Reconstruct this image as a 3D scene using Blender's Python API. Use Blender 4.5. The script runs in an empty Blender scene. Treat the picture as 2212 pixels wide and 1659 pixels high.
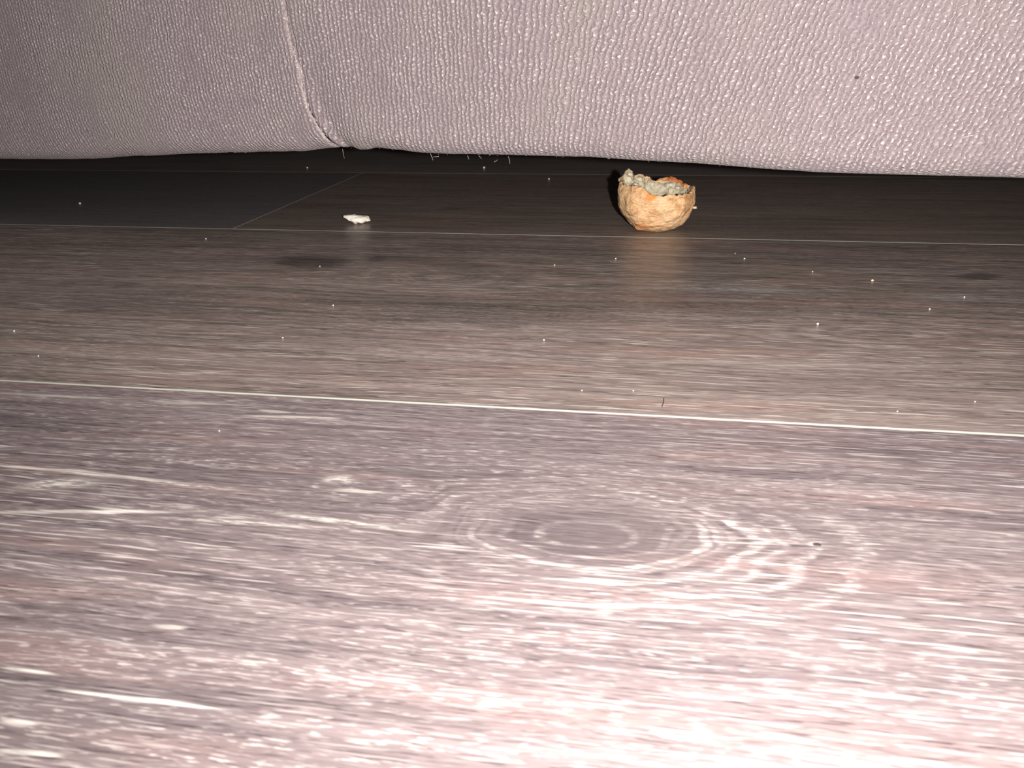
import bpy, bmesh, math, random
import numpy as np
from mathutils import Vector, Matrix, noise as mnoise

random.seed(7)
sc = bpy.context.scene
COL = sc.collection

# ------------------------------------------------------------------ camera
FW, FH, F = 2212.0, 1659.0, 1800.0
CX, CY = FW/2, FH/2
H = 0.0705                      # lens height above the floor (phone held low)
vx = Vector((11046.0, 546.5, -F)).normalized()           # world +X (along the planks) in camera axes (x right, y down, z forward)
vy = Vector((329.0, -735.0, F)); vy = (vy - vx*vy.dot(vx)).normalized()
vz = vx.cross(vy)
R = Matrix((vx, vy, vz))        # camera axes -> world
right, down, fwd = (R @ Vector(v) for v in ((1,0,0),(0,1,0),(0,0,1)))
CAMLOC = Vector((0, 0, H))

cam_d = bpy.data.cameras.new('camera'); cam = bpy.data.objects.new('camera', cam_d); COL.objects.link(cam)
m3 = Matrix((right, -down, -fwd)).transposed()
cam.matrix_world = Matrix.Translation(CAMLOC) @ m3.to_4x4()
cam_d.sensor_width = 36; cam_d.lens = 36*F/FW
cam_d.clip_start = 0.005; cam_d.clip_end = 20
cam_d.dof.use_dof = True; cam_d.dof.focus_distance = 0.27; cam_d.dof.aperture_fstop = 60
sc.camera = cam

# ------------------------------------------------------------------ world, flash, exposure
w = bpy.data.worlds.new('dim_room'); sc.world = w; w.use_nodes = True
w.node_tree.nodes['Background'].inputs[0].default_value = (1.0, 0.93, 0.90, 1)
w.node_tree.nodes['Background'].inputs[1].default_value = 0.215
sc.view_settings.view_transform = 'Standard'; sc.view_settings.look = 'None'
sc.view_settings.exposure = 0.0; sc.view_settings.gamma = 1.0; sc.view_settings.use_curve_mapping = False

fl = bpy.data.lights.new('phone_flash', 'SPOT'); flo = bpy.data.objects.new('phone_flash', fl); COL.objects.link(flo)
fl.energy = 7.8; fl.color = (1.0, 0.925, 0.895); fl.spot_size = math.radians(132); fl.spot_blend = 1.0; fl.shadow_soft_size = 0.0022
flp = CAMLOC + right*0.016 - fwd*0.018 + down*0.004
fdir = (fwd*F + right*110 - down*520).normalized()
flo.matrix_world = Matrix.Translation(flp) @ fdir.to_track_quat('-Z', 'Y').to_matrix().to_4x4()

def ray(px, py): return (right*(px-CX) + down*(py-CY) + fwd*F)
def ground(px, py, z=0.0):      # the point at height z seen at a photo pixel
    d = ray(px, py); t = (z-H)/d.z
    return CAMLOC + d*t

# ------------------------------------------------------------------ helpers
def tag(o, label=None, cat=None, group=None, kind=None):
    if label: o['label'] = label
    if cat: o['category'] = cat
    if group: o['group'] = group
    if kind: o['kind'] = kind
    return o
def empty(name, loc, rotz=0):
    o = bpy.data.objects.new(name, None); COL.objects.link(o); o.location = loc; o.rotation_euler = (0,0,rotz); o.empty_display_size = .02
    return o
def mesh_obj(name, verts, faces, mat, parent=None, smooth=True, loc=None, uvs=None, mats=None, fmat=None):
    me = bpy.data.meshes.new(name); me.from_pydata([tuple(v) for v in verts], [], faces)
    for m in (mats or [mat]): me.materials.append(m)
    if fmat is not None: me.polygons.foreach_set('material_index', fmat)
    if smooth: me.polygons.foreach_set('use_smooth', [True]*len(me.polygons))
    if uvs is not None:
        uv = me.uv_layers.new(name='weave')
        for l in me.loops: uv.data[l.index].uv = uvs[l.vertex_index]
    me.update()
    o = bpy.data.objects.new(name, me); COL.objects.link(o)
    if parent: o.parent = parent
    if loc is not None: o.location = loc
    return o
def grid_faces(nu, nv, closed=False):
    f = []
    for j in range(nv-1):
        for i in range(nu if closed else nu-1):
            i2 = (i+1) % nu
            f.append((j*nu+i, j*nu+i2, (j+1)*nu+i2, (j+1)*nu+i))
    return f
def lerp(pts, x):
    if x <= pts[0][0]: a, b = pts[0], pts[1]; return a[1]
    for a, b in zip(pts, pts[1:]):
        if x <= b[0]:
            t = (x-a[0])/(b[0]-a[0]); t = t*t*(3-2*t)*.5 + t*.5
            return a[1]+(b[1]-a[1])*t
    return pts[-1][1]

class NT:                       # small node-graph writer
    def __init__(s, name):
        s.m = bpy.data.materials.new(name); s.m.use_nodes = True; s.t = s.m.node_tree; s.n = s.t.nodes
        s.bsdf = s.n['Principled BSDF']
    def link(s, a, b): s.t.links.new(a, b)
    def put(s, sock, v):
        if hasattr(v, 'is_output') or isinstance(v, bpy.types.NodeSocket): s.link(v, sock)
        else:
            try: sock.default_value = v
            except Exception: sock.default_value = (*v, 1)
    def math(s, op, a, b=0.0, c=0.0, clamp=False):
        n = s.n.new('ShaderNodeMath'); n.operation = op; n.use_clamp = clamp
        s.put(n.inputs[0], a); s.put(n.inputs[1], b); s.put(n.inputs[2], c); return n.outputs[0]
    def add(s, a, b): return s.math('ADD', a, b)
    def sub(s, a, b): return s.math('SUBTRACT', a, b)
    def mul(s, a, b): return s.math('MULTIPLY', a, b)
    def comb(s, x, y, z=0.0):
        n = s.n.new('ShaderNodeCombineXYZ'); s.put(n.inputs[0], x); s.put(n.inputs[1], y); s.put(n.inputs[2], z); return n.outputs[0]
    def noise(s, vec, scale=1.0, detail=2.0, rough=.5, dist=0.0, dim='3D'):
        n = s.n.new('ShaderNodeTexNoise'); n.noise_dimensions = dim
        s.put(n.inputs['Vector'], vec); n.inputs['Scale'].default_value = scale; n.inputs['Detail'].default_value = detail
        n.inputs['Roughness'].default_value = rough; n.inputs['Distortion'].default_value = dist; return n.outputs[0]
    def remap(s, v, a, b, c=0.0, d=1.0, smooth=True):
        n = s.n.new('ShaderNodeMapRange'); n.interpolation_type = 'SMOOTHSTEP' if smooth else 'LINEAR'
        s.put(n.inputs['Value'], v); n.inputs['From Min'].default_value = a; n.inputs['From Max'].default_value = b
        n.inputs['To Min'].default_value = c; n.inputs['To Max'].default_value = d; return n.outputs[0]
    def mix(s, f, a, b):
        n = s.n.new('ShaderNodeMix'); n.data_type = 'RGBA'
        s.put(n.inputs[0], f); s.put(n.inputs[6], a); s.put(n.inputs[7], b); return n.outputs[2]
    def fmix(s, f, a, b):
        n = s.n.new('ShaderNodeMix'); n.data_type = 'FLOAT'
        s.put(n.inputs[0], f); s.put(n.inputs[2], a); s.put(n.inputs[3], b); return n.outputs[0]
    def bump(s, h, strength=.5, dist=.001, normal=None):
        n = s.n.new('ShaderNodeBump'); n.inputs['Strength'].default_value = strength; n.inputs['Distance'].default_value = dist
        s.put(n.inputs['Height'], h)
        if normal: s.link(normal, n.inputs['Normal'])
        return n.outputs[0]
    def xyz(s, src='Object', uv=None):
        if uv: c = s.n.new('ShaderNodeUVMap'); c.uv_map = uv; o = c.outputs[0]
        else: c = s.n.new('ShaderNodeTexCoord'); o = c.outputs[src]
        q = s.n.new('ShaderNodeSeparateXYZ'); s.link(o, q.inputs[0]); return o, q.outputs[0], q.outputs[1], q.outputs[2]
    def set(s, **k):
        for a, v in k.items(): s.put(s.bsdf.inputs[a.replace('_', ' ')], v)

def plain(name, col, rough=.8, nscale=80, var=.25):
    m = NT(name); o, x, y, z = m.xyz()
    n = m.noise(o, nscale, 3)
    c = m.mix(n, tuple(v*(1-var) for v in col), tuple(min(1, v*(1+var)) for v in col))
    m.set(Base_Color=c, Roughness=rough, Normal=m.bump(n, .3, .001)); return m.m

# ------------------------------------------------------------------ wood print of one plank
# origin = world XY of the plank's own origin; knots and patches are given in world XY
def wood(name, origin, seed, dark, mid, pale, streak, knots=(), patches=(), pores=1.0, tone=1.0, rough=.36, wav=1.0, darkp=1.0, redp=.5, rings=1.0):
    m = NT(name); o, x, y, z = m.xyz()
    X = m.add(x, origin[0]); Y = m.add(y, origin[1])      # floor coordinates, so features can be laid out in metres
    w1 = m.noise(m.comb(m.mul(X, 9), m.mul(Y, 30), seed), 1, 3, .55)
    w2 = m.noise(m.comb(m.mul(X, 45), m.mul(Y, 90), seed+5), 1, 2, .5)
    g = m.add(Y, m.mul(m.sub(w1, .5), .011*wav)); g = m.add(g, m.mul(m.sub(w2, .5), .0022*wav))
    Yf = m.add(Y, m.mul(m.sub(w1, .5), .006)); arcm = None
    for (kx, ky, ax, ay, reach, kind) in knots:                 # grain flows round each knot and closes to rings inside it
        dx = m.math('DIVIDE', m.sub(X, kx), ax); dy = m.math('DIVIDE', m.sub(Y, ky), ay)
        dyw = m.add(dy, m.mul(m.sub(w1, .5), .9))
        dxw = m.add(dx, m.mul(m.sub(w2, .5), .9))
        r2 = m.add(m.mul(dxw, dxw), m.mul(dyw, dyw)); r = m.math('SQRT', r2)
        push = m.math('DIVIDE', m.mul(dyw, ay*reach), m.add(r2, .6))
        g = m.sub(g, push)
        inside = m.remap(r, 1.0, 2.1, 1, 0)
        if kind == 2:
            for r0, wd, am in ((.36,.06,.45),(.66,.045,.3),(.98,.05,1.0),(1.10,.035,.35),(1.38,.055,.85),(1.55,.035,.4),(1.80,.06,.6),(2.2,.07,.45)):
                k = m.math('DIVIDE', m.math('ABSOLUTE', m.sub(r, r0)), wd); k = m.mul(m.remap(k, .3, 1.3, 1, 0), am)
                arcm = k if arcm is None else m.math('MAXIMUM', arcm, k)
            arcm = m.mul(arcm, m.mul(m.remap(m.add(m.mul(dx, .45), m.mul(dy, -1)), -.5, .25, .28, 1), m.remap(m.add(dx, m.mul(r, -1.0)), -2.9, -1.2, 0, 1)))
            core = m.mul(m.remap(r, .2, 1.3, 1, 0), .75)
        g = m.fmix(inside, g, m.add(m.mul(m.sub(r, 1.5), ay*1.0), ky))
    # broad tone
    t1 = m.noise(m.comb(m.mul(X, 7), m.mul(g, 55), seed+11), 1, 3, .6)
    t2 = m.noise(m.comb(m.mul(X, 10), m.mul(g, 420), seed+17), 1, 3, .6)
    t3 = m.noise(m.comb(m.mul(X, 60), m.mul(Y, 1500), seed+23), 1, 2, .6)
    f = m.add(m.mul(m.sub(t1, .5), 1.1), m.add(m.mul(m.sub(t2, .5), 1.6), m.mul(m.sub(t3, .5), .75)))
    f = m.math('ADD', f, .5, clamp=True)
    c = m.mix(f, dark, mid)
    # reddish / greenish wash
    tint = m.noise(m.comb(m.mul(X, 16), m.mul(Y, 130), seed+31), 1, 2)
    c = m.mix(m.mul(m.remap(tint, .5, .75), redp), c, (mid[0]*1.08, mid[1]*.86, mid[2]*.80))
    # pores: short strokes that always run with the plank, gathered along the growth lines
    ph = m.add(m.mul(g, 2*math.pi/.0034), m.mul(w1, 9.0))
    ring = m.remap(m.math('SINE', ph), -.2, 1.0)
    ring = m.mul(ring, m.remap(m.noise(m.comb(m.mul(X, 22), m.mul(Y, 60), seed+71), 1, 2), .38, .62))
    c = m.mix(m.mul(m.remap(m.math('SINE', m.add(ph, 2.6)), .2, 1.0), .38*rings), c, tuple(v*.55 for v in mid))
    pm = m.math('ADD', m.remap(t2, .42, .62, .12, .8), m.mul(ring, .75*rings), clamp=True)
    pl = m.noise(m.comb(m.mul(X, 12), m.mul(Y, 26), seed+41), 1, 2)
    pm = m.mul(pm, m.remap(pl, .35, .62, .35, 1.0))
    p1 = m.noise(m.comb(m.mul(X, 330), m.mul(Yf, 2700), seed+47), 1, 2, .55)
    p2 = m.noise(m.comb(m.mul(X, 85), m.mul(Yf, 2500), seed+53), 1, 2, .5)
    pw = m.remap(p1, .53, .66); pw2 = m.remap(p2, .585, .66)
    pwht = m.math('MAXIMUM', m.mul(pw, m.mul(pm, .75*pores)), m.mul(pw2, m.remap(pl, .35, .62, .95*pores, .35*pores)))
    pd = m.remap(m.noise(m.comb(m.mul(X, 200), m.mul(Yf, 2600), seed+59), 1, 2, .5), .52, .68)
    pd = m.mul(pd, m.remap(t2, .35, .6, 1, .35))
    c = m.mix(m.mul(pd, .8*darkp), c, tuple(v*.42 for v in dark))
    c = m.mix(m.math('MULTIPLY', pwht, .85, clamp=True), c, pale)
    if arcm:
        c = m.mix(core, c, tuple(v*.9 for v in dark))
        dm = m.remap(m.math('MAXIMUM', p1, p2), .50, .66, .10, 1)
        c = m.mix(m.mul(m.mul(arcm, dm), .9), c, pale)
    # patches with a place of their own: limed streaks and dark knots
    for (cx, cy, rx, ry, amt, col, tilt, fine) in patches:
        ddx = m.sub(X, cx); dx = m.math('DIVIDE', ddx, rx)
        dy = m.math('DIVIDE', m.sub(m.sub(Y, cy), m.mul(ddx, tilt)), ry)
        dy = m.add(dy, m.mul(m.sub(w2, .5), 2.2))
        d = m.math('SQRT', m.add(m.mul(dx, dx), m.mul(dy, dy)))
        nn = p1 if fine else t3
        d = m.add(d, m.mul(m.sub(nn, .5), 2.2 if fine else 1.4))
        dm = m.remap(p1 if fine else p2, .42, .60, .12 if fine else .45, 1)
        c = m.mix(m.mul(m.mul(m.remap(d, .5, 1.15, 1, 0), amt), dm), c, col)
    hgt = m.sub(m.mul(pwht, .25), m.mul(pd, 1.0))
    hgt = m.add(hgt, m.mul(t3, .5))
    gm = m.noise(m.comb(m.mul(X, 40), m.mul(Y, 300), seed+67), 1, 3, .6)
    hs = m.n.new('ShaderNodeHueSaturation'); hs.inputs['Value'].default_value = tone; m.link(c, hs.inputs['Color'])
    m.set(Base_Color=hs.outputs[0], Roughness=m.remap(gm, .3, .7, rough-.05, rough+.08), Normal=m.bump(hgt, .35, .00025))
    m.bsdf.inputs['Specular IOR Level'].default_value = .5
    return m.m

# ------------------------------------------------------------------ where the seams lie
def seam_y(px, py): p = ground(px, py); return p.y
S1 = ground(1106, 881.5).y; S2 = ground(1106, 506.5).y
PW = S2 - S1                                              # plank width
S0 = S1 - PW; S3 = ground(1106, 375.5).y; S4 = S3 + PW
print('plank width', PW, 'seams', S0, S1, S2, S3, 'pred seam3 px', )
XJ = ground(503, 494).x                                   # end joint behind the second seam
G = ground
def kn(px, py, ax, ay, reach, kind=1): p = G(px, py); return (p.x, p.y, ax, ay, reach, kind)
def pa(x0, y0, x1, y1, th, amt, col, fine=False):         # a streak between two photo points
    a, b = G(x0, y0), G(x1, y1); c = (a+b)/2
    return (c.x, c.y, abs(b.x-a.x)/2*1.25, th, amt, col, (b.y-a.y)/(b.x-a.x), fine)

LIME = (.62, .60, .54); LIMEB = (.42, .44, .44); INK = (.028, .026, .024)
P1 = [pa(0,1108,390,1106,.0008,.9,LIME), pa(330,1120,700,1138,.0008,.6,LIME,True), pa(560,1100,900,1150,.0009,.6,LIME,True),
      pa(0,1004,370,1040,.0007,.65,LIME), pa(250,1030,520,1060,.0008,.5,LIME,True), pa(40,1048,210,1044,.0026,.75,LIME,True),
      pa(690,1038,765,1042,.0022,.8,LIME,True), pa(720,1060,820,1064,.0007,.8,LIME), 
      pa(1060,1290,1330,1315,.0004,.8,LIME), pa(1330,1306,1560,1316,.0004,.7,LIME),
      pa(140,1490,470,1530,.0004,.9,LIME), pa(0,1623,135,1631,.0004,.9,LIME), pa(0,1560,70,1568,.0006,.7,LIME), pa(0,1444,120,1456,.0004,.8,LIME),
      pa(330,1350,410,1358,.0005,.85,LIME), pa(1750,1173,1770,1178,.0004,.9,INK),
      pa(560,885,620,890,.0006,.8,LIME), pa(0,850,230,862,.0008,.6,LIME), pa(540,898,720,902,.0008,.7,LIME), pa(330,868,470,872,.0009,.5,LIME),
      pa(850,1010,1250,1060,.006,.30,(.10,.085,.085)), pa(560,1040,900,1090,.006,.28,(.10,.085,.085)), pa(1180,1100,1520,1180,.007,.35,(.12,.10,.095)),
      pa(1600,1080,2212,1230,.010,.22,(.12,.10,.10))]
P2 = [pa(610,560,740,570,.0085,.85,INK), pa(790,560,830,562,.005,.6,INK), pa(800,555,1060,575,.006,.35,INK), pa(960,575,1100,600,.008,.3,INK,True),
      pa(2060,597,2160,597,.004,.75,INK), pa(1430,622,1720,628,.003,.5,LIMEB,True), pa(1470,648,1650,650,.003,.5,LIMEB,True), 
      pa(1960,640,2212,648,.0035,.45,LIMEB,True), pa(1420,698,1465,694,.0012,.4,LIMEB,True), pa(1650,730,1710,734,.0006,.6,LIMEB), pa(1100,742,1180,744,.0006,.6,LIMEB),
      pa(430,600,490,605,.004,.2,LIMEB,True), pa(1300,655,1720,665,.005,.55,INK,True), pa(780,675,1400,690,.012,.65,INK,True), pa(100,640,2100,668,.016,.45,INK,True), pa(1000,590,1700,600,.010,.25,INK,True), pa(0,620,420,630,.012,.25,INK,True)]
P3 = [pa(940,453,1010,450,.004,.5,INK,True), pa(1510,462,1640,470,.004,.2,LIMEB,True), pa(1660,455,1800,458,.006,.2,LIMEB,True), pa(1000,460,1300,465,.006,.25,(.09,.055,.04))]

D1, M1, L1 = (.078,.062,.066), (.205,.168,.166), (.56,.52,.49)
D2, M2, L2 = (.105,.083,.073), (.300,.243,.218), (.55,.50,.45)
D3, M3, L3 = (.115,.093,.082), (.300,.243,.208), (.42,.37,.31)

bev_mat = NT('pale_bevel'); _o, _x, _y, _z = bev_mat.xyz()
_n = bev_mat.noise(bev_mat.comb(bev_mat.mul(_x, 90), bev_mat.mul(_y, 90), bev_mat.mul(_z, 400)), 1, 3)
bev_mat.set(Base_Color=bev_mat.mix(_n, (.165,.175,.15), (.29,.305,.26)), Roughness=.6); bev_mat = bev_mat.m
core_mat = plain('plank_core', (.10,.08,.06), .9)
sub_mat = plain('underlay', (.02,.02,.02), .95)

floor = mesh_obj('floor', *(lambda b: (b[0], b[1]))((
    [(-2.2,-1.2,-.014),(2.4,-1.2,-.014),(2.4,2.2,-.014),(-2.2,2.2,-.014),(-2.2,-1.2,-.0085),(2.4,-1.2,-.0085),(2.4,2.2,-.0085),(-2.2,2.2,-.0085)],
    [(3,2,1,0),(4,5,6,7),(0,1,5,4),(1,2,6,5),(2,3,7,6),(3,0,4,7)])), sub_mat, smooth=False)
tag(floor, kind='structure')
GAP = .00022
def plank(x0, x1, y0, y1, mat, bl=.0005, br=.0005, label=None):
    """one board: flat printed top, small pale bevels on all four edges, core below"""
    ox, oy = x0, y0; x1 -= x0+GAP; y1 -= y0+GAP; x0 = y0 = 0.0; T = .0085
    def bb(x): return bl + (br-bl)*max(0, min(1, (x+ox+.18)/.38))
    n = 5
    xs = [x1*i/n for i in range(n+1)]
    V, Fc, Mi = [], [], []
    for x in xs:
        b = bb(x); xi = min(max(x, b), x1-b)
        V += [(x, 0, -T), (x, 0, -b), (xi, b*.8, 0), (xi, y1-b*.8, 0), (x, y1, -b), (x, y1, -T)]
    for i in range(n):
        a, c = i*6, i*6+6
        for k, mi in ((0,2),(1,1),(2,0),(3,1),(4,2)):
            Fc.append((a+k, c+k, c+k+1, a+k+1)); Mi.append(mi)
    e = n*6
    Fc += [(1,2,3,4), (0,1,4,5), (e+4,e+3,e+2,e+1), (e+5,e+4,e+1,e)]; Mi += [1,2,1,2]
    Fc += [(0,5,e+5,e)]; Mi += [2]
    o = mesh_obj('plank', V, Fc, None, floor, False, (ox, oy, 0), mats=[mat, bev_mat, core_mat], fmat=Mi)
    if label: o['label'] = label
    return o
L = 1.22
rows = [(S0-2*PW, -.9), (S0-PW, -.3), (S0, -.62), (S1, -.75), (S2, XJ-L), (S3, -.9), (S4, -.35), (S4+PW, -.7), (S4+2*PW, -.2), (S4+3*PW, -.55), (S4+4*PW, -.8), (S4+5*PW, -.4), (S4+6*PW, -.1)]
knots1 = [kn(1275,1152,.0185,.0095,.9,2), kn(800,1045,.007,.003,1.5), kn(1900,1230,.011,.004,1.2)]
knots2 = [kn(960,600,.022,.011,1.4), kn(1900,720,.02,.008,.9)]
for ri, (y0, xs) in enumerate(rows):
    x = xs
    while x > -1.7: x -= L
    while x < 1.9:
        near = x < .3 and x+L > -.3
        if ri == 2 and abs(x-xs) < .01:
            mt = wood('grey_oak_print', (x, y0), 3.1, D1, M1, L1, L1, knots1, P1, .92, 1.0, .40); lb = 'grey-mauve plank nearest the lens, oval knot rings'
        elif ri == 3 and abs(x-xs) < .01:
            mt = wood('brown_oak_print', (x, y0), 8.4, D2, M2, L2, L2, knots2, P2, 1.0, 1.0, .34); lb = 'brown-grey plank in the middle with a dark knot'
        elif ri == 4 and abs(x-xs) < .01:
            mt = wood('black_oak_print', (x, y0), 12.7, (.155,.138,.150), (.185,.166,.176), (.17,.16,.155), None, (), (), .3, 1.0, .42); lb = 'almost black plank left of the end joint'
        elif ri == 4 and abs(x-xs-L) < .01:
            mt = wood('umber_oak_print', (x, y0), 5.9, D3, M3, L3, L3, [], P3, .7, 1.0, .34); lb = 'dark brown plank under the bread pieces'
        else:
            key = 'oak_print_%s' % 'abc'[(ri*2+int(abs(x)*3)) % 3]
            mt = bpy.data.materials.get(key)
            if mt is None:
                k = (ri*2+int(abs(x)*3)) % 3
                mt = wood(key, (0, 0), 20.3+k*7, *[((.15,.13,.125),(.30,.26,.245),(.38,.35,.32)),((.17,.15,.145),(.30,.265,.25),(.4,.37,.35)),((.19,.172,.172),(.29,.262,.258),(.38,.36,.34))][k], None, (), (), .7, 1.0, .36)
            lb = None
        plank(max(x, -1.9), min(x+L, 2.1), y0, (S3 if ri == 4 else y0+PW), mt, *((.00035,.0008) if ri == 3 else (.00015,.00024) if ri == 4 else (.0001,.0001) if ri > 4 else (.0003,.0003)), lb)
        x += L

# ------------------------------------------------------------------ walls
wall = mesh_obj('wall_back', [(-2.2,1.75,0),(2.4,1.75,0),(2.4,1.85,0),(-2.2,1.85,0),(-2.2,1.75,2.4),(2.4,1.75,2.4),(2.4,1.85,2.4),(-2.2,1.85,2.4)],
    [(3,2,1,0),(4,5,6,7),(0,1,5,4),(1,2,6,5),(2,3,7,6),(3,0,4,7)], plain('wall_paint', (.55,.53,.50), .9, 20, .05), smooth=False)
tag(wall, kind='structure')

# ------------------------------------------------------------------ sofa
# front face: a plane turned a little against the planks
YF0, KF = .268, -.20
def on_face(px, py, off=0.0):
    d = ray(px, py)                                       # H + ... on plane y = YF0+KF*x+off
    t = (YF0+off - 0 + KF*0)/(d.y - KF*d.x); return CAMLOC + d*t

fab = NT('mauve_grey_rib_fabric'); _o, u, v, _z = fab.xyz(uv='weave')
_oo, ox, oy, oz = fab.xyz()
jit = fab.noise(_oo, 260, 2); jit2 = fab.noise(_oo, 45, 3)
uu = fab.add(u, fab.add(fab.mul(fab.sub(jit, .5), 1.5), fab.mul(fab.sub(fab.noise(_oo, 900, 1), .5), .7))); vv = fab.add(v, fab.add(fab.mul(fab.sub(fab.noise(_oo, 330, 1), .5), 1.8), fab.mul(fab.sub(fab.noise(_oo, 1100, 1), .5), .8)))
rib = fab.math('SINE', fab.mul(uu, 2*math.pi)); rib = fab.remap(rib, -1, 1, 0, 1, False)
col_i = fab.math('FLOOR', fab.add(uu, .25))
half = fab.mul(fab.math('MODULO', fab.math('ABSOLUTE', col_i), 2), .5)
nub = fab.remap(fab.math('SINE', fab.mul(fab.add(vv, half), 2*math.pi)), -1, 1, 0, 1, False)
patchy = fab.remap(fab.noise(_oo, 60, 4, .65), .34, .58, .5, 1)
hgt = fab.mul(rib, fab.add(fab.mul(nub, .6), .4))
fine = fab.noise(_oo, 1300, 3, .65)
hh = fab.add(fab.mul(hgt, patchy), fab.mul(fine, .75))
shade = fab.math('ADD', fab.mul(fab.sub(hh, .62), 1.0), .5, clamp=True)
ccol = fab.mix(shade, (.125,.096,.107), (.330,.278,.284))  # shade in the pits between ribs is put into the colour
ccol = fab.mix(fab.mul(fab.remap(fab.mul(fab.mul(hgt, fine), fab.remap(patchy, .35, 1, .75, 1)), .37, .56), .6), ccol, (.80,.72,.68))  # highlights on the raised nubs, painted into the base colour
tn = fab.noise(_oo, 26, 3)
ccol = fab.mix(fab.mul(fab.remap(tn, .45, .7), .45), ccol, (.25,.22,.195))
fab.set(Base_Color=ccol, Roughness=.62, Normal=fab.bump(hh, .9, .0007))
fab.bsdf.inputs['Sheen Weight'].default_value = .25; fab.bsdf.inputs['Sheen Roughness'].default_value = .4
fab.bsdf.inputs['Specular IOR Level'].default_value = .35
fab = fab.m
thread_mat = plain('frayed_thread', (.52,.46,.43), .8, 900, .4)
liner_mat = plain('grey_liner', (.30,.28,.28), .95, 300)
leg_mat = plain('dark_leg', (.03,.022,.018), .4)

c0 = Vector((0, YF0, 0)); ang = math.atan(KF)
sofa = empty('sofa', c0, ang)
tag(sofa, 'sofa covered in mauve-grey ribbed fabric with a frayed vertical seam, above the crumbs', 'sofa')
Minv = (Matrix.Translation(c0) @ Matrix.Rotation(ang, 4, 'Z')).inverted()
def loc(p): return Minv @ p
seam_pts = []
for px, py in [(622,0),(631,60),(641,110),(655,150),(660,190),(672,235),(692,275),(712,302),(724,319)]:
    p = loc(on_face(px, py)); seam_pts.append((p.z, p.x))
seam_pts.sort()
ztop_seam = seam_pts[-1]
def seam_x(z):
    if z > ztop_seam[0]: return ztop_seam[1] - (z-ztop_seam[0])*.12
    return float(np.interp(z, [a for a, b in seam_pts], [b for a, b in seam_pts]))
hemL = []; hemR = []
for lst, pts in ((hemL, [(-700,352),(-200,348),(0,344.5),(100,346),(180,345),(300,338),(420,333),(500,331),(580,329),(640,328),(700,321),(725,317),(760,314)]),
                 (hemR, [(690,320),(735,321),(757,327),(775,326),(800,321),(850,326),(900,332),(950,335),(1105,338),(1258,342),(1400,350),(1495,354),(1580,360),(1770,371),(2000,378),(2212,385),(2500,392),(3000,396)])):
    for px, py in pts:
        p = loc(on_face(px, py, .002)); lst.append((p.x, p.z))
ZT = .34
def panel(name, xa, xb, hem, left, nx, seed):
    V, UV = [], []
    rr = .006
    prof = []                                             # (kind, param)
    for k in range(9): prof.append(('u', k/8))            # turned under, from back to the lowest line
    for k in range(1, 10): prof.append(('r', k/9*math.pi/2))
    nz = 46
    for k in range(1, nz+1): prof.append(('f', (k/nz)**1.7))
    pts = []
    sq = np.linspace(0, 1, nx)
    sq = sq**1.35 if not left else 1-(1-sq)**1.35*1.0
    for (kd, t) in prof:
        for s in sq:
            X = xa + (xb-xa)*s
            sxb = seam_x(.04) - seam_x(.2); Xb = X
            f0 = math.exp(-abs(X-seam_x(.2))/.045); hz = lerp(hem, X + sxb*f0)
            if kd == 'u': y = rr + (1-t)*.05; z = hz + (1-t)*.004; arc = -.05*(1-t)-.0094
            elif kd == 'r': y = rr - rr*math.sin(t); z = hz + rr*(1-math.cos(t)); arc = -(math.pi/2-t)*rr
            else: z = hz+rr + (ZT-hz-rr)*t; y = 0; arc = z-hz-rr
            # the slanting seam shears the cloth next to it
            sx = seam_x(max(z, hz)) - seam_x(.2)
            fall = math.exp(-abs(X-seam_x(.2))/.045)
            d = abs(X-seam_x(.2)); edge = d < .0014
            Xs = X + sx*(1 if edge else fall)
            low = max(0, 1-(z-hz)/.042)
            if left:
                y += .0012*math.exp(-(d/.0010)**2) - .0006*math.exp(-d/.003)
                y += -.003*math.exp(-((X+.115)/.035)**2)
            else:
                y += .0030*(d/.006)*math.exp(1-d/.006)*low + .0009*math.exp(-(d/.0012)**2) - .0003
                y += -.0035*math.exp(-((X-.06)/.05)**2)
            q = mnoise.noise(Vector((X*14+seed, z*22, 1.3)))*.0022 + mnoise.noise(Vector((X*45+seed, z*40, 4.3)))*.0006
            y += q
            y += -.006*math.sin(min(1, max(0, z-hz)/.12)*math.pi*.5)*.5   # cloth bellies out above the hem
            # tiny lumps on the hem line
            zz = z + (mnoise.noise(Vector((X*900, seed, 2)))*.00018 if kd != 'f' else 0)
            V.append((Xs, y, zz))
            wz = arc
            if left: uu_ = (Xs - .010*math.exp(-max(0, z-hz)/.012))/.00155
            else: uu_ = (Xs - .36*max(0, min(1, (Xs+.06)/.08))*(z-hz))/.00165
            UV.append((uu_, wz/.00135))
    return mesh_obj(name, V, grid_faces(nx, len(prof)), fab, sofa, True, uvs=UV)
XS = seam_x(.2)
panel('front_panel', -1.0, XS, hemL, True, 260, 3.0)['label'] = 'darker front panel left of the seam'
panel('front_panel', XS-.0012, 1.0, hemR, False, 300, 9.0)['label'] = 'lighter front panel right of the seam'

def tube(pts, rad, sides=6, jitter=0):
    V, Fc = [], []
    n = len(pts)
    for i, p in enumerate(pts):
        a = pts[max(0, i-1)]; b = pts[min(n-1, i+1)]; t = (b-a).normalized()
        s = t.cross(Vector((.3,.8,.5))).normalized(); q = t.cross(s)
        r = rad(i/(n-1)) if callable(rad) else rad
        for k in range(sides):
            an = 2*math.pi*k/sides; rj = r*(1+jitter*(random.random()-.5))
            V.append(p + s*math.cos(an)*rj + q*math.sin(an)*rj)
    Fc = grid_faces(sides, n, True)
    Fc.append(tuple(range(sides))[::-1]); Fc.append(tuple(range((n-1)*sides, n*sides)))
    return V, Fc
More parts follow.
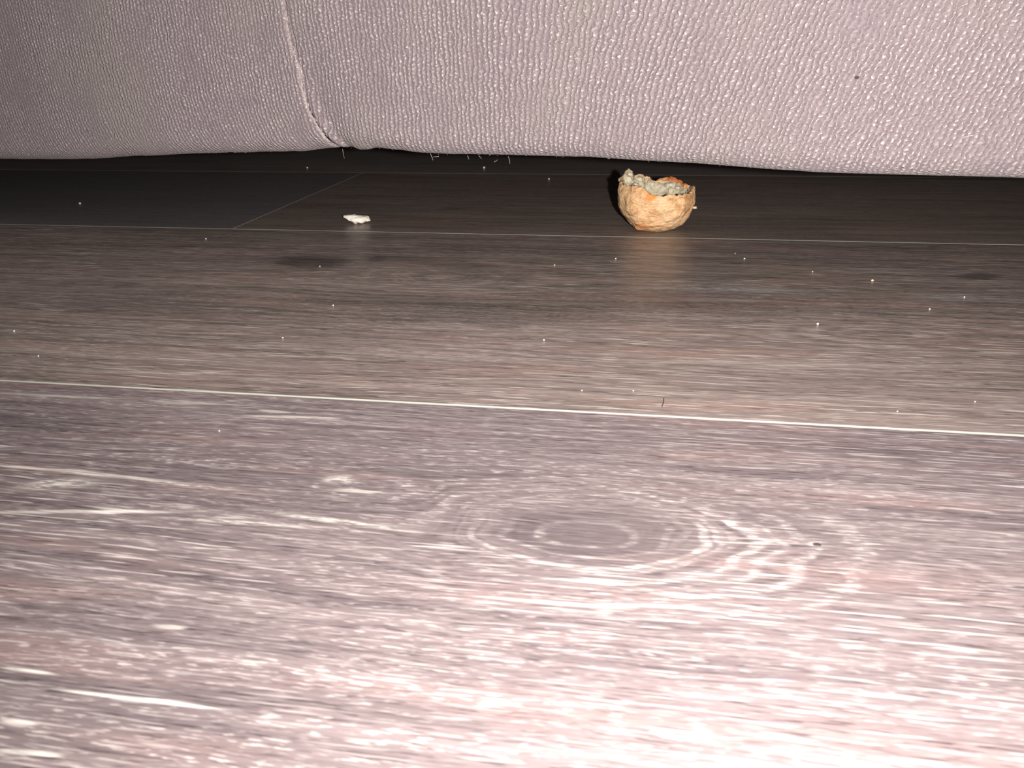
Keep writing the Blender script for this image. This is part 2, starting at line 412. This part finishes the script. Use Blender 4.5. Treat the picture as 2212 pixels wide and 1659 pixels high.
# seam thread with its frayed ends
V, Fc = [], []
sp = []
for i in range(150):
    z = seam_pts[0][0] + .002 + (ZT-seam_pts[0][0]-.01)*(i/149)**1.6
    sp.append(Vector((seam_x(z)-.0003+ (random.random()-.5)*.0006, -.0002-.003*min(1,max(0,z-.03)/.12)+(random.random()-.5)*.0004, z)))
v1, f1 = tube(sp, lambda t: .00008+.00016*random.random(), 6, .9)
mesh_obj('seam_thread', v1, f1, thread_mat, sofa)['label'] = 'pale frayed seam thread'
V, Fc = [], []
def strand(a, b, r, sag=0.0006, n=6):
    pts = [a.lerp(b, i/(n-1)) + Vector((random.uniform(-1,1), random.uniform(-1,1), random.uniform(-1,1)))*sag*(0 if i == 0 else 1) for i in range(n)]
    v, f = tube(pts, lambda t: r*(1-.6*t), 4); k = len(V)
    V.extend(v); Fc.extend([tuple(i+k for i in q) for q in f])
for i in range(420):
    z = seam_pts[0][0]+.003 + (.095-seam_pts[0][0])*random.random()
    p = Vector((seam_x(z)-.0003, -.0008-.003*min(1,max(0,z-.03)/.12), z))
    strand(p, p+Vector((random.uniform(-.0012,.0010), -random.uniform(.0001,.0006), random.uniform(-.0012,.0012))), .00008, .0002, 4)
for i in range(200):
    X = random.uniform(-.22, .22); hz = lerp(hemL if X < seam_x(.04) else hemR, X)
    p = Vector((X, random.uniform(.001,.008), hz+.0004)); strand(p, p+Vector((random.uniform(-.0006,.0006), random.uniform(-.0006,.0003), -random.uniform(.0001,.0005))), .00003, .0001, 4)
def hem_strand(px0, py0, px1, py1, r=.00006):
    a = loc(on_face(px0, py0, .002)); b = loc(on_face(px1, py1, .002)); strand(a, b, r, .00012)
for q in [(740,322,744,342),(930,332,936,347),(1098,338,1102,354),(1068,350,1074,345),(948,338,934,340),(1010,336,1013,344),(1035,337,1040,343)]: hem_strand(*q)
z = mesh_obj('loose_fibres', V, Fc, thread_mat, sofa, False); z['kind'] = 'stuff'; z['label'] = 'loose pale fibres on the hem and seam'
def box(name, x0, x1, y0, y1, z0, z1, mat, parent, bev=.01):
    bm = bmesh.new(); bmesh.ops.create_cube(bm, size=1)
    for v in bm.verts: v.co = Vector((x0+(x1-x0)*(v.co.x+.5), y0+(y1-y0)*(v.co.y+.5), z0+(z1-z0)*(v.co.z+.5)))
    bmesh.ops.bevel(bm, geom=bm.edges[:], offset=bev, segments=4, profile=.6, affect='EDGES')
    me = bpy.data.meshes.new(name); bm.to_mesh(me); bm.free(); me.materials.append(mat)
    me.polygons.foreach_set('use_smooth', [True]*len(me.polygons))
    o = bpy.data.objects.new(name, me); COL.objects.link(o); o.parent = parent; return o
plain_fab = NT('mauve_grey_fabric'); _o,_x,_y,_z = plain_fab.xyz(); _n = plain_fab.noise(_o, 700, 3)
plain_fab.set(Base_Color=plain_fab.mix(_n, (.15,.115,.128), (.36,.30,.30)), Roughness=.8, Normal=plain_fab.bump(_n, .5, .0006)); plain_fab = plain_fab.m
box('underside_liner', -.99, .99, .05, .88, .052, .056, liner_mat, sofa, .001)
box('seat_frame', -.98, .98, .03, .88, .058, .335, plain_fab, sofa, .02)
for a, b in ((-.76, -.004), (.004, .76)): box('seat_cushion', a, b, -.01, .62, .338, .46, plain_fab, sofa, .04)
box('backrest', -.76, .76, .64, .90, .338, .80, plain_fab, sofa, .05)
for a, b in ((-.99, -.77), (.77, .99)): box('armrest', a, b, .0, .90, .338, .60, plain_fab, sofa, .05)
for a in (-.88, .88):
    for b in (.12, .82): box('leg', a-.03, a+.03, b-.03, b+.03, 0.0, .052, leg_mat, sofa, .004)

# ------------------------------------------------------------------ torn bread crust
def fbm(p, o=4):
    a, s, q = 0, 1, p.copy()
    for _ in range(o): a += mnoise.noise(q)*s; q = q*2.07+Vector((3.1,1.7,5.3)); s *= .5
    return a
cb = ground(1419, 500)                                    # foot of the crust as seen
depth = (Vector((cb.x, cb.y, 0))-CAMLOC).dot(fwd)
mpp = depth/F                                             # metres per photo pixel there
RAD = 82.5*mpp
cb = ground(1414, 496); cb.z = 0
bread = empty('bread_crust', cb, 0)
tag(bread, 'hollow golden-tan bread crust, torn open at the top, standing under the sofa hem', 'bread')

cm = NT('toasted_crust'); o_, x_, y_, z_ = cm.xyz()
n1 = cm.noise(o_, 330, 4, .6); n2 = cm.noise(o_, 110, 3); n3 = cm.noise(cm.comb(cm.mul(x_, 160), cm.mul(y_, 160), cm.mul(z_, 420)), 1, 3, .6, .8)
c = cm.mix(cm.remap(n1, .3, .7), (.55,.315,.145), (.78,.505,.265))
c = cm.mix(cm.mul(cm.remap(n3, .52, .68), .75), c, (.42,.17,.06))
c = cm.mix(cm.mul(cm.remap(n2, .5, .68), .5), c, (.72,.53,.32))
c = cm.mix(cm.mul(cm.remap(cm.noise(o_, 700, 2), .62, .72), .6), c, (.30,.14,.06))
c = cm.mix(cm.mul(cm.remap(x_, -.35*RAD, -.95*RAD), .55), c, (.50,.36,.20))     # duller, greyer towards the left flank
def spot(m, cx, cy, cz, r, amt, col, c, nn):
    dx = m.sub(x_, cx); dy = m.sub(y_, cy); dz = m.sub(z_, cz)
    d = m.math('SQRT', m.add(m.add(m.mul(dx,dx), m.mul(dy,dy)), m.mul(dz,dz)))
    d = m.add(m.math('DIVIDE', d, r), m.mul(m.sub(nn, .5), .9))
    return m.mix(m.mul(m.remap(d, .6, 1.1, 1, 0), amt), c, col)
c = spot(cm, -.12*RAD, -.98*RAD, 1.03*RAD, .16*RAD, .9, (.72,.22,.03), c, n1)
c = spot(cm, .50*RAD, .62*RAD, 1.45*RAD, .50*RAD, .95, (.42,.12,.025), c, n1)
c = spot(cm, -.35*RAD, -.55*RAD, .12*RAD, .25*RAD, .6, (.50,.20,.07), c, n1)
cm.set(Base_Color=c, Roughness=.62, Normal=cm.bump(cm.add(cm.mul(n1, .8), cm.mul(n3, 1.0)), 1.0, .0012))
cm.bsdf.inputs['Subsurface Weight'].default_value = .08; cm.bsdf.inputs['Subsurface Radius'].default_value = (.002,.001,.0005)
crust_mat = cm.m
km = NT('pale_crumb'); o_, x_, y_, z_ = km.xyz(); n1 = km.noise(o_, 420, 4, .65); n2 = km.noise(o_, 150, 2)
c = km.mix(km.remap(n1, .3, .7), (.30,.265,.175), (.56,.51,.375)); c = km.mix(km.mul(km.remap(n2,.5,.7),.5), c, (.64,.60,.45))
km.set(Base_Color=c, Roughness=.85, Normal=km.bump(n1, .8, .0008)); crumb_mat = km.m

# profile of the outside: (height fraction, radius fraction); rim height by azimuth (0 = +x, 90 = away from the lens)
PROF = [(0,.0),(.005,.26),(.03,.42),(.10,.58),(.22,.735),(.40,.87),(.62,.965),(.85,1.0),(1.02,1.0),(1.2,.97),(1.5,.90),(1.9,.78)]
RIM = [(-180,1.30),(-165,1.22),(-150,1.20),(-125,1.24),(-108,1.20),(-98,1.06),(-85,1.02),(-70,1.05),(-50,1.03),(-30,1.05),(-12,1.12),(0,1.14),(15,1.08),(35,1.12),(52,1.20),(66,1.27),(80,1.23),(92,1.14),(104,1.22),(118,1.30),(132,1.28),(142,1.30),(150,1.45),(158,1.44),(166,1.34),(180,1.28)]
NA = 144
def outer(az, h):
    r = np.interp(h, [a for a,b in PROF], [b for a,b in PROF])
    p = Vector((math.cos(az)*r, math.sin(az)*r*.92, h))
    dirv = Vector((math.cos(az), math.sin(az), -.3 if h < .4 else 0))
    k = fbm(p*2.3+Vector((7,2,1)), 4)*.045 + fbm(p*9, 3)*.014
    low = Vector((-.42, -.35, .10)); k += .07*math.exp(-((p-low).length/.14)**2)      # small bulge low on the left front
    fade = min(1, h/.06+.25)
    q = p + dirv*k*fade
    q.z = max(q.z, 0.0)
    return q
V = []; NO = 34
rimh = []
for i in range(NA):
    az = 2*math.pi*i/NA; deg = math.degrees(az); deg = deg-360 if deg > 180 else deg
    hr = float(np.interp(deg, [a for a,b in RIM], [b for a,b in RIM])) + mnoise.noise(Vector((math.cos(az)*7, math.sin(az)*7, 3)))*.05 + mnoise.noise(Vector((math.cos(az)*22, math.sin(az)*22, 8)))*.03
    rimh.append(hr)
for j in range(NO):
    for i in range(NA):
        az = 2*math.pi*i/NA; t = j/(NO-1); h = rimh[i]*(t**1.5)
        if j == 0: h = 0.0
        V.append(outer(az, h)*RAD)
Vo = V[:]
Fo = grid_faces(NA, NO, True)
# folded-in lip of the crust
for i in range(NA):
    az = 2*math.pi*i/NA; p = V[(NO-1)*NA+i]; V.append(Vector((p.x*.94, p.y*.94, p.z+.015*RAD*mnoise.noise(Vector((i*.6,0,0))))))
for i in range(NA):
    p = V[(NO-1)*NA+i]; V.append(Vector((p.x*.90, p.y*.90, p.z-.10*RAD)))
Fo = grid_faces(NA, NO+2, True)
mesh_obj('crust_shell', V, Fo, crust_mat, bread)
# crumb lining
V = []; NI = 22
for j in range(NI):
    t = j/(NI-1)
    for i in range(NA):
        az = 2*math.pi*i/NA; top = Vo[(NO-1)*NA+i]; deg = math.degrees(az); deg = deg-360 if deg > 180 else deg
        rr0 = .955*(1-t)**.55 if t > .12 else .955
        hh = top.z*(1.0) + (.02 if deg > 100 else -.03)*RAD
        floor_h = .66*RAD
        z = floor_h + (hh-floor_h)*max(0, 1-t*1.5)**1.1
        p = Vector((top.x*rr0, top.y*rr0, z))
        if t > .0:
            k = fbm(p/RAD*5, 4)*.10 + fbm(p/RAD*14, 2)*.04
            p.z += k*RAD*min(1, t*6)
            p.x -= math.cos(az)*abs(k)*RAD*.6*min(1, (1-t)*3)*min(1, t*8); p.y -= math.sin(az)*abs(k)*RAD*.6*min(1,(1-t)*3)*min(1, t*8)
        V.append(p)
Fi = [tuple(reversed(f)) for f in grid_faces(NA, NI, True)]
mesh_obj('crumb', V, Fi, crumb_mat, bread)['label'] = 'pale grey-white crumb lining the torn hollow'
def lump(name, r, scale, loc_, mat, parent=None, seed=0, amp=.2, freq=1.6, sub=3, shape=None, rot=0):
    bm = bmesh.new(); bmesh.ops.create_icosphere(bm, subdivisions=sub, radius=1)
    for v in bm.verts:
        p = v.co.copy(); p *= 1 + amp*fbm(p*freq+Vector((seed, seed*.7, 2)), 4)
        p = Vector((p.x*scale[0], p.y*scale[1], p.z*scale[2]))*r
        if shape: p = shape(p/r)*r
        v.co = p
    zmin = min(v.co.z for v in bm.verts)
    if parent is None:
        for v in bm.verts: v.co.z -= zmin
    me = bpy.data.meshes.new(name); bm.to_mesh(me); bm.free(); me.materials.append(mat)
    me.polygons.foreach_set('use_smooth', [True]*len(me.polygons))
    o = bpy.data.objects.new(name, me); COL.objects.link(o); o.location = loc_; o.rotation_euler[2] = rot
    if parent: o.parent = parent
    return o
# torn crumb tufts on the rim
rt = random.Random(5)
for k in range(30):
    deg = rt.uniform(38, 176); a = math.radians(deg); hr = float(np.interp(deg, [q[0] for q in RIM], [q[1] for q in RIM]))
    lump('crumb_tuft', RAD*rt.uniform(.05, .105), (rt.uniform(.8,1.5), .8, rt.uniform(.7,1.2)),
         (math.cos(a)*rt.uniform(.74,.90)*RAD, math.sin(a)*rt.uniform(.70,.86)*RAD, (hr-rt.uniform(.10,.34))*RAD), crumb_mat, bread, k*1.3, .42, 1.7, 3)
lump('crumb_tuft', RAD*.15, (.85,.7,1.1), (math.cos(2.65)*.84*RAD, math.sin(2.65)*.84*RAD, 1.33*RAD), crumb_mat, bread, 2.2, .4, 1.8, 4)
lump('crumb_tuft', RAD*.17, (1.0,.7,.9), (math.cos(2.8)*.84*RAD, math.sin(2.8)*.84*RAD, 1.24*RAD), crumb_mat, bread, 6.2, .4, 1.8, 4)
lump('crust_flake', RAD*.05, (1.4,.6,.6), (.985*RAD, -.15*RAD, .62*RAD), plain('flake', (.6,.5,.4), .7, 600), bread, 5, .4)

# ------------------------------------------------------------------ white crumb
wm = NT('white_crumb'); o_, x_, y_, z_ = wm.xyz(); n1 = wm.noise(o_, 500, 3)
wm.set(Base_Color=wm.mix(n1, (.74,.70,.60), (.90,.86,.74)), Roughness=.7, Normal=wm.bump(n1, .4, .0005)); wm = wm.m
cp = ground(771, 483); mp2 = (cp-CAMLOC).dot(fwd)/F
def wshape(p):
    x = p.x
    w_ = 1 - .42*max(0, -x-.1) ; p.z *= w_; p.y *= w_
    p.z += .20*max(0, -x)
    if p.z < 0: p.z *= .80 + .38*(math.cos(x*13.0+.4)*.5+.5)*math.exp(-(x*1.0)**2)
    return p
lump('bread_crumb', 28.5*mp2, (1.0,.55,.31), (cp.x, cp.y, 0), wm, None, 4.2, .16, 1.5, 5, wshape)
tag(bpy.data.objects['bread_crumb'], 'small flat white bread crumb on the dark plank left of the crust', 'crumb')

# ------------------------------------------------------------------ specks of dust
dust_mats = [plain('white_dust', (.75,.72,.66), .8, 2000), plain('tan_dust', (.62,.46,.30), .8, 2000)]
SP = [ (173,441,3.4,0,'white dust speck alone on the near-black plank at far left'),
 (664,364,2.6,0,'dim dust speck under the sofa just right below the seam end'),
 (1046,364,3.6,0,'white dust speck under the hem, between seam and bread crust'),
 (1186,388,2.6,0,'dim dust speck on the dark plank, nearest left of the bread crust'),
 (445,517,2.2,0,'tiny speck just in front of the end joint between planks'),
 (691,576,2.0,0,'tiny white speck on the dark knot of the middle plank'),
 (720,661,2.6,0,'white speck below the dark knot of the middle plank'),
 (611,731,2.6,0,'white speck on the middle plank, lower left of the dark knot'),
 (31,717,3.0,0,'white speck at the left edge of the middle plank'),
 (83,770,2.2,0,'faint speck at far left, just behind the nearest plank seam'),
 (1198,574,2.6,1,'tan speck on the middle plank, left of the crust reflection'),
 (1330,560,2.6,0,'white speck at the left side of the crust reflection'),
 (1608,560,2.8,0,'white speck on the middle plank, right of the crust reflection'),
 (1588,548,1.8,1,'faintest tan speck close behind a white one, right of the crust'),
 (1755,588,2.6,1,'small tan speck on the middle plank, right of the crust'),
 (1884,608,4.2,1,'largest tan speck, on the middle plank at right'),
 (1766,702,4.0,0,'largest white speck on the middle plank, right of centre'),
 (2008,669,2.6,0,'white speck on the middle plank, below the pale streak at right'),
 (2083,643,2.4,0,'small speck on the pale streak near the right edge'),
 (1175,736,3.0,0,'white speck at the centre of the middle plank'),
 (1257,845,3.0,1,'tan speck close behind the nearest plank seam, at centre'),
 (1368,845,2.2,0,'tiny pale speck left of the short dark hair'),
 (1938,890,2.8,1,'tan speck just behind the nearest plank seam at right'),
 (2106,869,2.6,1,'tan speck near the right edge, just behind the nearest plank seam'),
 (474,932,2.4,0,'pale speck on the nearest plank at left, just below the seam') ]
for i, (px, py, d, k, lb) in enumerate(SP):
    p = ground(px, py); mp = (p-CAMLOC).dot(fwd)/F
    o = lump('dust_speck', d*.6*mp*(1.15), (1,.9,.85), (p.x, p.y, 0.0), dust_mats[k], None, i*1.7, .35, 1.5, 2)
    tag(o, lb, 'dust', 'specks of dust on the floor')
p = ground(1765, 1177); mp = (p-CAMLOC).dot(fwd)/F
tag(lump('dirt_chip', 9*mp, (1,.7,.10), (p.x, p.y, 0), plain('dark_dirt', (.035,.025,.02), .7), None, 3.3, .3, 1.5, 2), 'flat dark dirt chip on the nearest plank, right of the knot rings', 'dirt')
a = ground(1430, 879); b = ground(1434, 861)
v_, f_ = tube([a+Vector((0,0,.00009)), a.lerp(b,.5)+Vector((.0001,0,.00012)), b+Vector((0,0,.00009))], .00009, 5)
tag(mesh_obj('hair', v_, f_, plain('dark_hair', (.02,.015,.012), .5)), 'short dark hair lying just behind the nearest plank seam', 'hair')

# lint caught on the cloth
bpy.context.view_layer.update(); dg = bpy.context.evaluated_depsgraph_get()
def on_cloth(px, py):
    hit, p, n, *_ = sc.ray_cast(dg, CAMLOC, ray(px, py).normalized()); return (p + n*.00012) if hit else on_face(px, py)
a, b = on_cloth(2076, 298), on_cloth(2110, 290)
v_, f_ = tube([a, a.lerp(b, .5)+Vector((0,-.0003,.0001)), b], .00009, 5)
tag(mesh_obj('lint_fibre', v_, f_, thread_mat), 'short white lint fibre on the sofa fabric near the right edge', 'lint')
p = on_cloth(1851, 168); tag(lump('lint_speck', .0005, (1.3,.5,.8), p - Vector((0,0,.0004)), plain('dark_lint', (.05,.04,.04), .9), None, 1.2, .3, 1.5, 2), 'dark grey lint speck on the lighter fabric panel at upper right', 'lint')
